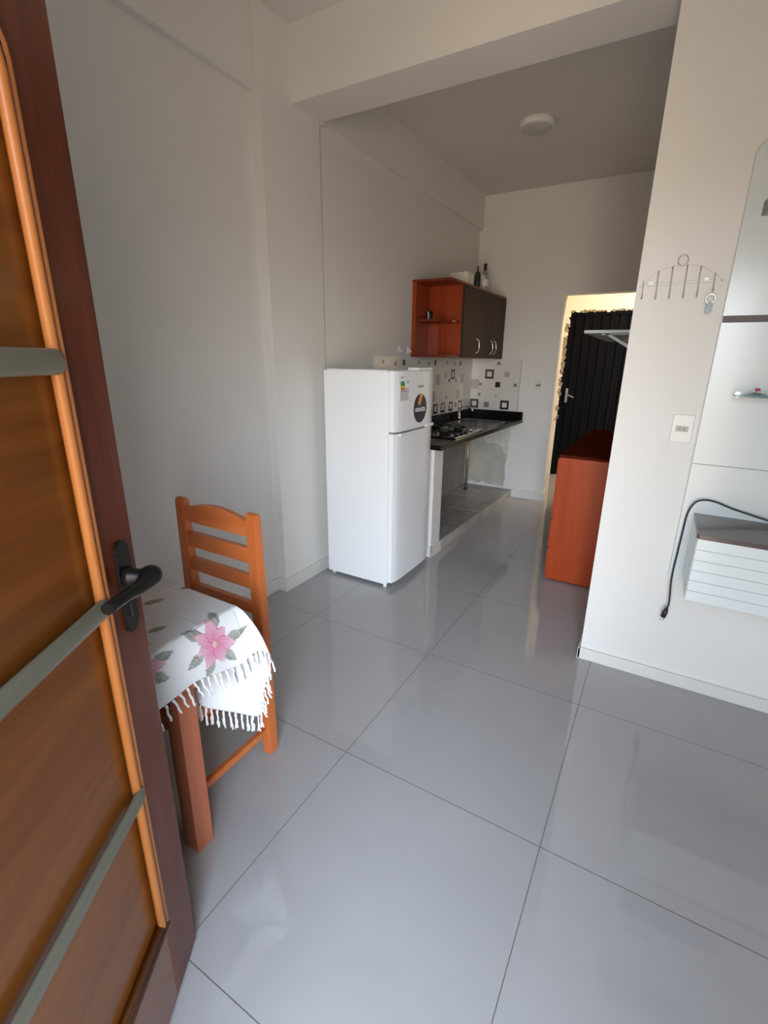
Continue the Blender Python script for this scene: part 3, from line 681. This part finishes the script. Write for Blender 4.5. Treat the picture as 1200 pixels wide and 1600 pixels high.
for k in range(3):
    a = OP+dl*k; m = MB(); m.box(CD, CD+0.018, a+0.0015, a+dl-0.0015, 0.002, CH-0.020, bev=0.002); d = link('door', m, M['cabdoor'], uc)
    hy = a+dl-0.055 if k < 2 else a+0.045
    hy -= 0.0
    sgn = 1 if k < 2 else 1
    m = MB(); P = []
    for j in range(11):
        t = R(-80+160*j/10); P.append((CD+0.018+0.006+0.020*math.cos(t), hy+0.030*math.cos(t)*sgn, 0.105+0.062*math.sin(t)))
    m.tube(spline(P, 2), 0.0055, 8)
    for q in (P[0], P[-1]): m.lathe([(0.007,0),(0.006,0.010)], CD+0.0175, q[1], q[2], 12, axis='x')
    link('handle', m, M['chrome'], d)
# things on and in the cabinet
def on_cab(name, label, cat, along, out, z): return kroot(name, label, cat, along, out, z)
ZTOP = 1.503+CH
b = on_cab('storage_box', 'white cardboard box on top of the wall cabinet', 'box', 2.98, 0.15, ZTOP)
m = MB(); m.box(0, 0.165, 0, 0.13, 0, 0.082, bev=0.002); link('carton', m, M['box'], b)
m = MB(); m.box(-0.002, 0.167, -0.002, 0.132, 0.078, 0.104, bev=0.002); link('lid', m, M['box'], b)
b = on_cab('dark_bottle', 'short black bottle between the white box and the clear bottle', 'bottle', 3.24, 0.30, ZTOP)
m = MB(); m.lathe([(0.026,0),(0.028,0.01),(0.028,0.115),(0.020,0.135),(0.008,0.145)], 0, 0, 0, 24); link('bottle_body', m, M['black_plastic'], b)
m = MB(); m.lathe([(0.007,0.142),(0.006,0.185),(0.002,0.19)], 0, 0, 0, 14); link('nozzle', m, M['black_plastic'], b)
b = on_cab('clear_bottle', 'clear glass bottle with black cap on top of the wall cabinet', 'bottle', 3.42, 0.30, ZTOP)
m = MB(); m.lathe([(0.034,0),(0.037,0.006),(0.037,0.125),(0.030,0.148),(0.014,0.165),(0.012,0.185)], 0, 0, 0, 28); link('glass_body', m, M['bottle_glass'], b)
m = MB(); m.lathe([(0.015,0.180),(0.015,0.232),(0.012,0.235)], 0, 0, 0, 20); link('cap', m, M['black_plastic'], b)
m = MB(); m.lathe([(0.0375,0.04),(0.0378,0.041),(0.0378,0.10),(0.0375,0.101)], 0, 0, 0, 28); link('label_band', m, M['plug_white'], b)
b = on_cab('small_cup', 'small dark cup with white stripe on the open cabinet shelf', 'cup', 2.70, 0.10, 1.503+0.301)
m = MB(); m.lathe([(0.024,0),(0.027,0.004),(0.029,0.07),(0.026,0.07),(0.023,0.008)], 0, 0, 0, 24); link('cup_body', m, M['black_plastic'], b)
m = MB(); m.box(0.0, 0.008, -0.030, -0.0275, 0.006, 0.066); link('stripe', m, M['print_white'], b)
b = on_cab('hinge_knob', 'tiny dark red knob lying on the open cabinet shelf', 'knob', 2.68, 0.225, 1.503+0.301)
m = MB(); m.lathe([(0.009,0),(0.011,0.006),(0.007,0.016),(0.0,0.018)], 0, 0, 0, 14); link('knob_body', m, M['cabwood_dk'], b)
for k, (al, lb) in enumerate([(2.366, 'small white wall hook above the refrigerator, the left one of two'), (2.523, 'small white wall hook next to the wall cabinet, the right one of two')]):
    b = kroot('wall_hook', lb, 'hook', al, 0.0, 1.552, group='white hooks above the refrigerator')
    m = MB(); m.box(0.001, 0.012, -0.018, 0.018, -0.024, 0.026, bev=0.004); link('hook_base', m, M['print_white'], b)
    m = MB(); m.tube(spline([(0.010,0,0.008),(0.022,0,-0.002),(0.026,0,-0.012),(0.032,0,-0.004)],4), 0.004, 8); link('hook_arm', m, M['print_white'], b)

# bare plaster left under the counter on the back wall
P = [(-1.09,0.10),(-1.0,0.125),(-0.93,0.11),(-0.84,0.135),(-0.76,0.12),(-0.69,0.105),(-0.60,0.10),(-0.586,0.22),(-0.60,0.34),(-0.58,0.46),(-0.59,0.56),(-0.64,0.62),(-0.67,0.72),(-0.76,0.70),(-0.83,0.76),(-0.80,0.845),(-1.09,0.845)]
m = MB(); m.prism(P, 'y', YB-0.0025, YB+0.001, M['plaster'])
Q = [(-0.86,0.62),(-0.82,0.58),(-0.74,0.60),(-0.66,0.57),(-0.62,0.50),(-0.60,0.44),(-0.585,0.44),(-0.58,0.60),(-0.56,0.72),(-0.60,0.80),(-0.72,0.83),(-0.84,0.78),(-0.87,0.70)]
m.prism(Q, 'y', YB-0.005, YB-0.002, M['plaster_w'])
for k in range(14):
    x = -1.05+k*0.034+random.uniform(-.01,.01); z = 0.105+random.uniform(0,.03)
    m.prism([(x-.02,z-.008),(x+.015,z-.01),(x+.022,z+.004),(x+.002,z+.012),(x-.018,z+.006)], 'y', YB-0.005, YB-0.002, M['plaster_w'])
o = link('plaster_patch', m); o['kind'] = 'structure'

# darker grey patch on the left wall below the counter
m = MB(); m.prism([(2.09, 0.088), (3.955, 0.088), (3.955, 0.845), (2.09, 0.845)], 'x', 0.0, 0.0022)
m.bm.transform(Matrix.Rotation(-SK, 4, 'Z') @ Matrix.Translation((0, -1.39, 0)))
bmesh.ops.translate(m.bm, verts=m.bm.verts, vec=(K0[0], K0[1], 0))
o = link('grey_wall_patch', m, noise_mat('grey_patch', (0.26, 0.245, 0.215), (0.34, 0.32, 0.28), scale=5, rough=0.85, bump=0.2)); o['kind'] = 'structure'
# back wall switch
sw = thing('light_switch', 'small white switch plate on the back wall beside the doorway', 'switch', (-0.315, YB, 1.240))
m = MB(); m.box(-0.040, 0.040, -0.009, 0, -0.045, 0.065, bev=0.004); link('plate', m, M['plug_white'], sw)
m = MB(); m.box(-0.024, 0.024, -0.013, -0.008, -0.004, 0.016); link('rocker', m, M['print_grey'], sw)
# ceiling lamp
cl_ = thing('ceiling_lamp', 'round white flat lamp on the kitchen ceiling', 'lamp', (-0.215, 2.68, ZK))
m = MB(); m.lathe([(0.120,0),(0.122,-0.004),(0.122,-0.034),(0.116,-0.040),(0.102,-0.040)], 0, 0, 0, 48); link('rim', m, M['lamp_white'], cl_)
m = MB(); m.lathe([(0.103,-0.0402),(0.098,-0.0425),(0.0,-0.0435)], 0, 0, 0, 48); link('diffuser', m, new_mat('diffuser', (0.60,0.58,0.56), 0.5), cl_)

# ------------------------------------------------------------------ chest of drawers
CX0, CX1, CY0, CY1, CZH = 0.330, 0.825, 1.985, 3.43, 0.90
cs = thing('chest_of_drawers', 'long red-brown wooden chest of drawers behind the white partition', 'chest of drawers', (CX0, CY0, 0))
m = MB(); m.box(0, CX1-CX0, 0, 0.018, 0.012, CZH-0.02); link('side_panel', m, M['chest'], cs)
m = MB(); m.box(0, CX1-CX0, CY1-CY0-0.018, CY1-CY0, 0.012, CZH-0.02); link('side_panel', m, M['chest'], cs)
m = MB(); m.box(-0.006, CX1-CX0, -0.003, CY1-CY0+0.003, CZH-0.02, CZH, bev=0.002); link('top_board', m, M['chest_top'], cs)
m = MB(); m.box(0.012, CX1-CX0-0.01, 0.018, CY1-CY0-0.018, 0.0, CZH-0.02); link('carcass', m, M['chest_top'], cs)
rows = 4; colw = (CY1-CY0-0.02)/2; rh = (CZH-0.05)/rows
for c in range(2):
    for r_ in range(rows):
        m = MB(); m.box(-0.014, 0.012, 0.008+c*colw+0.004, 0.008+(c+1)*colw-0.004, 0.025+r_*rh+0.006, 0.025+(r_+1)*rh-0.006, bev=0.003); d = link('drawer', m, M['chest'], cs)
        for hy in (0.25, 0.75):
            m = MB(); m.lathe([(0.008,0),(0.007,-0.01),(0.012,-0.018),(0.008,-0.024)], -0.014, 0.008+(c+hy)*colw, 0.025+(r_+0.5)*rh, 14, axis='x'); link('knob', m, M['satin'], d)

# white bracket shelf above the chest
sh = thing('bracket_shelf', 'white wall shelf on slanting brackets above the chest of drawers', 'shelf', (0.84, 2.18, 1.657))
m = MB(); m.box(-0.492, 0, 0, 1.25, 0, 0.018, bev=0.002); link('shelf_board', m, M['white_lam'], sh)
for y in (0.12, 1.10):
    m = MB(); m.prism([(-0.38,0.0),(-0.35,0.0),(0,-0.20),(0,-0.225)], 'y', y-0.010, y+0.010); m.box(-0.40, 0, y-0.010, y+0.010, -0.006, 0.0); m.box(-0.006, 0, y-0.010, y+0.010, -0.24, 0)
    link('bracket', m, M['white_lam'], sh)

# ------------------------------------------------------------------ black iron gate at the end of the hall
gt = thing('iron_gate', 'black ribbed iron door at the end of the back hall', 'door', ((GX0+GX1)/2, GY+0.03, 0))
gw = (GX1-GX0)/2
m = MB(); n = int(2*gw/0.10); P = []
for k in range(n):
    a = -gw+2*gw*k/n; s = 2*gw/n
    P += [(a, 0.0), (a+s*0.40, 0.0), (a+s*0.5, 0.018), (a+s*0.9, 0.018)]
P += [(gw, 0.0), (gw, 0.04), (-gw, 0.04)]
m.prism(P, 'z', 0.002, GZ); link('ribbed_sheet', m, M['iron'], gt)
m = MB(); m.box(-gw, -gw+0.045, -0.012, 0.0, 0.02, GZ); m.box(gw-0.045, gw, -0.012, 0.0, 0.02, GZ); m.box(-gw+0.045, gw-0.045, -0.012, 0.0, GZ-0.045, GZ); m.box(-gw+0.045, gw-0.045, -0.012, 0.0, 0.02, 0.10); link('gate_frame', m, M['iron'], gt)
m = MB(); m.box(-gw+0.075, -gw+0.105, -0.010, 0.0, 0.98, 1.16); m.tube([(-gw+0.09,-0.01,1.09),(-gw+0.09,-0.05,1.09),(-gw+0.19,-0.055,1.05)], 0.008, 8); link('gate_handle', m, M['seal'], gt)
# rough broken edge of the opening
m = MB()
def lump(x, z, sx, sz):
    pts = [(x+sx*math.cos(a)*random.uniform(.5,1), z+sz*math.sin(a)*random.uniform(.5,1)) for a in [R(q) for q in range(0,360,45)]]
    m.prism(pts, 'y', GY-0.004-random.uniform(0,.008), GY+0.03, M['rubble_and_crack_dark'] if random.random() < 0.7 else M['hallwall'])
z = 0.75
while z < GZ: lump(GX0+random.uniform(-.012,.012), z, random.uniform(.015,.04), random.uniform(.03,.06)); z += random.uniform(.035,.07)
x = GX0
while x < GX1: lump(x, GZ+random.uniform(-.005,.006), random.uniform(.03,.05), random.uniform(.012,.022)); x += random.uniform(.03,.06)
o = link('trim_6', m); o['kind'] = 'structure'

# ------------------------------------------------------------------ white wall unit on the partition
wu = thing('television_wall_unit', 'tall white laminate television panel with floating drawer box on the right wall', 'wall unit', (1.010, TVY, 0.55))
UW = 1.70; Z = 0.55
def rnd_board(z0, z1, corner, y0=-0.030):
    r = 0.03 if corner else 0.0
    pts = [(0, z0), (UW, z0), (UW, z1)]
    if corner: pts += [(r-r*math.sin(R(a)), z1-r+r*math.cos(R(a))) for a in (0,30,60,90)]
    else: pts += [(0, z1)]
    m = MB(); m.prism(pts, 'y', y0, 0.0 if y0 < -0.02 else 0.0); return m
link('upper_board', rnd_board(1.655-Z, 2.215-Z, True), M['white_lam'], wu)
link('middle_board', rnd_board(1.0795-Z, 1.630-Z, False), M['white_lam'], wu)
link('lower_board', rnd_board(0.0, 1.0775-Z, False, -0.031), M['white_lam'], wu)
m = MB(); m.box(0.004, UW, -0.018, 0, 1.628-Z, 1.657-Z); link('dark_groove_strip', m, M['dark_groove'], wu)
# floating box
bx0, by0, by1, bz0, bz1 = 0.048, -0.340, -0.031, 0.595-Z, 0.868-Z
m = MB(); m.box(bx0, UW-0.05, by0+0.018, by1, bz0, bz1-0.018, bev=0.001); dbx = link('drawer_box', m, M['white_lam'], wu)
m = MB(); pts = [(bx0-0.002, by1), (bx0-0.002, by0+0.012), (bx0+0.004, by0), (UW-0.05, by0), (UW-0.05, by1)]
m.prism(pts, 'z', bz1-0.018, bz1); o = link('box_top', m, M['brown_lam'], wu); o['label'] = 'dark brown glossy top board'
nb = 6; hh = (bz1-0.018-bz0)/nb
m = MB()
for k in range(nb): m.box(bx0+0.002, UW-0.05, by0, by0+0.018, bz0+k*hh+0.0022, bz0+(k+1)*hh-0.0001, M['white_lam'])
m.box(bx0+0.004, UW-0.052, by0+0.003, by0+0.0181, bz0, bz1-0.019, M['groove_grey']); link('slatted_front', m, None, dbx)
# small brown shelf high up
m = MB(); m.prism([(0.052,-0.030),(0.078,-0.19),(0.5,-0.19),(0.5,-0.030)], 'z', 1.985-Z, 2.030-Z); o = link('brown_shelf', m, M['brown_lam'], wu)
# glass shelf
m = MB(); m.box(0.085, 0.55, -0.15, -0.045, 1.362-Z, 1.370-Z, bev=0.001); gs = link('glass_shelf', m, M['glass_edge'], wu); gs['label'] = 'small clear glass shelf'
for x in (0.10, 0.50):
    m = MB(); m.lathe([(0.010,0),(0.010,-0.022)], x, -0.030, 1.366-Z, 14, axis='y'); link('shelf_clip', m, M['chrome'], gs)
rd = thing('suction_cup', 'small clear suction cup with red tip on the glass shelf', 'suction cup', (1.165, TVY-0.09, 1.371))
m = MB(); m.lathe([(0.030,0),(0.026,0.005),(0.010,0.010),(0.006,0.014)], 0, 0, 0, 24); link('cup', m, M['glass'], rd)
m = MB(); m.lathe([(0.007,0.013),(0.010,0.017),(0.006,0.022)], 0, 0, 0, 14); link('tip', m, M['red'], rd)

# power cable hanging over the box
yb = TVY
pts = [(2.2,yb-0.10,0.876),(1.7,yb-0.12,0.876),(1.40,yb-0.08,0.876),(1.21,yb-0.05,0.905),(1.12,yb-0.045,0.930),(1.075,yb-0.05,0.932),(1.047,yb-0.055,0.915),(1.030,yb-0.056,0.865),(1.026,yb-0.056,0.762),(1.024,yb-0.056,0.690),(1.022,yb-0.056,0.563),(1.030,yb-0.056,0.47),(1.032,yb-0.056,0.431),(1.027,yb-0.056,0.405)]
cb = thing('power_cable', 'black power cable hanging down the wall from the drawer box, plug at its end', 'cable', (1.026, yb-0.056, 0.55))
def rel(P): return [(p[0]-1.026, p[1]-(yb-0.056), p[2]-0.55) for p in P]
m = MB(); m.tube(spline(rel(pts), 8), 0.0038, 8); link('cord', m, M['black_plastic'], cb)
q = rel([(1.028,yb-0.056,0.412),(1.020,yb-0.056,0.365)])
m = MB(); m.tube([q[0], ((q[0][0]+q[1][0])/2, q[0][1], (q[0][2]+q[1][2])/2), q[1]], 0.012, 12, taper=[0.5,1.0,0.95]); pg = link('plug', m, M['black_plastic'], cb)
m = MB()
for s in (-1, 1): m.tube([(q[1][0]+s*0.006, q[1][1], q[1][2]+0.002), (q[1][0]+s*0.006-0.004, q[1][1], q[1][2]-0.018)], 0.0022, 8)
link('pin', m, M['chrome'], pg)

# socket on the partition
sc_ = thing('wall_socket', 'square white double-hole socket plate between key rack and wall unit', 'socket', (0.950, TVY, 1.215))
m = MB(); m.box(-0.040, 0.040, -0.008, 0, -0.058, 0.058, bev=0.004); pt = link('plate', m, M['plug_white'], sc_)
m = MB(); m.box(-0.023, 0.023, -0.0095, -0.007, -0.012, 0.012, bev=0.0008); ins = link('insert', m, M['plug_grey'], sc_)
m = MB()
for s in (-0.008, 0.008): m.lathe([(0.0026,0),(0.0026,-0.0006)], s, -0.0095, 0, 10, axis='y')
link('pin_hole', m, M['dark'], ins)

# wire key rack
kr = thing('key_rack', 'thin wire key rack with six hooks and a ring on the partition', 'key rack', (0.840, TVY, 1.785))
def kp(x, z, y=-0.012): return (x-0.840, y, z-1.785)
m = MB(); m.tube([kp(0.704,1.772,-0.006), kp(0.714,1.798,-0.006)], 0.0020, 6)
m.tube(spline([kp(0.716,1.790,-.006),kp(0.764,1.828,-.006),kp(0.812,1.843,-.006),kp(0.861,1.846,-.006),kp(0.908,1.838,-.006),kp(0.959,1.810,-.006),kp(0.985,1.786,-.006)],6), 0.0008, 6)
m.tube([kp(0.716,1.787,-.004), kp(0.95,1.79,-.004)], 0.0007, 6); m.tube([kp(0.73,1.777,-.004), kp(0.95,1.780,-.004)], 0.0007, 6); link('wire_frame', m, M['print_white'], kr)
m = MB(); m.tube([kp(0.843+0.017*math.cos(a), 1.864+0.019*math.sin(a), -.006) for a in [2*math.pi*k/24 for k in range(24)]], 0.0017, 8, closed=True); link('ring', m, M['satin'], kr)
for (xt, zt, xb, zb) in ((0.716,1.788,0.718,1.728),(0.764,1.830,0.768,1.726),(0.812,1.843,0.816,1.726),(0.861,1.846,0.865,1.726),(0.908,1.838,0.911,1.727),(0.959,1.810,0.961,1.745)):
    m = MB(); m.tube(spline([kp(xt,zt), kp((xt+xb)/2,(zt+zb)/2), kp(xb,zb+0.012), kp(xb,zb,-0.020), kp(xb,zb+0.004,-0.028), kp(xb,zb+0.014,-0.030)],4), 0.0019, 8)
    link('hook', m, M['satin'], kr)
for x, z in ((0.742,1.787),(0.933,1.791)):
    m = MB(); m.box(x-0.840-0.011, x-0.840+0.011, -0.008, 0, z-1.785-0.008, z-1.785+0.008, bev=0.002); mp_ = link('mounting_plate', m, M['print_white'], kr)
    m = MB(); m.lathe([(0.0032,0),(0.0028,-0.002)], x-0.840, -0.008, z-1.785, 10, axis='y'); link('screw', m, M['satin'], mp_)
nl = MB(); nl.lathe([(0.003,0),(0.003,-0.006),(0.001,-0.007)], 0, 0, 0, 12, axis='y'); o = link('nail', nl, M['satin']); tag(o, 'small grey nail in the partition beside the key rack', 'nail', loc=(0.985, TVY, 1.785))
kc = thing('keychain', 'pale blue keychain charm hanging from the last hook of the key rack', 'keychain', (0.959, TVY-0.022, 1.70))
m = MB(); m.tube([(0.016*math.cos(a), 0, 0.018+0.016*math.sin(a)) for a in [2*math.pi*k/24 for k in range(24)]], 0.0024, 8, closed=True); link('split_ring', m, M['chrome'], kc)
m = MB(); m.lathe([(0.0,-0.012),(0.010,-0.008),(0.011,0.0),(0.006,0.006)], 0, 0, -0.002, 16); m.tube([(0.009*math.cos(a)-0.001, 0, -0.022+0.010*math.sin(a)) for a in [2*math.pi*k/18 for k in range(18)]], 0.0032, 8, closed=True)
link('charm', m, M['blue_charm'], kc)
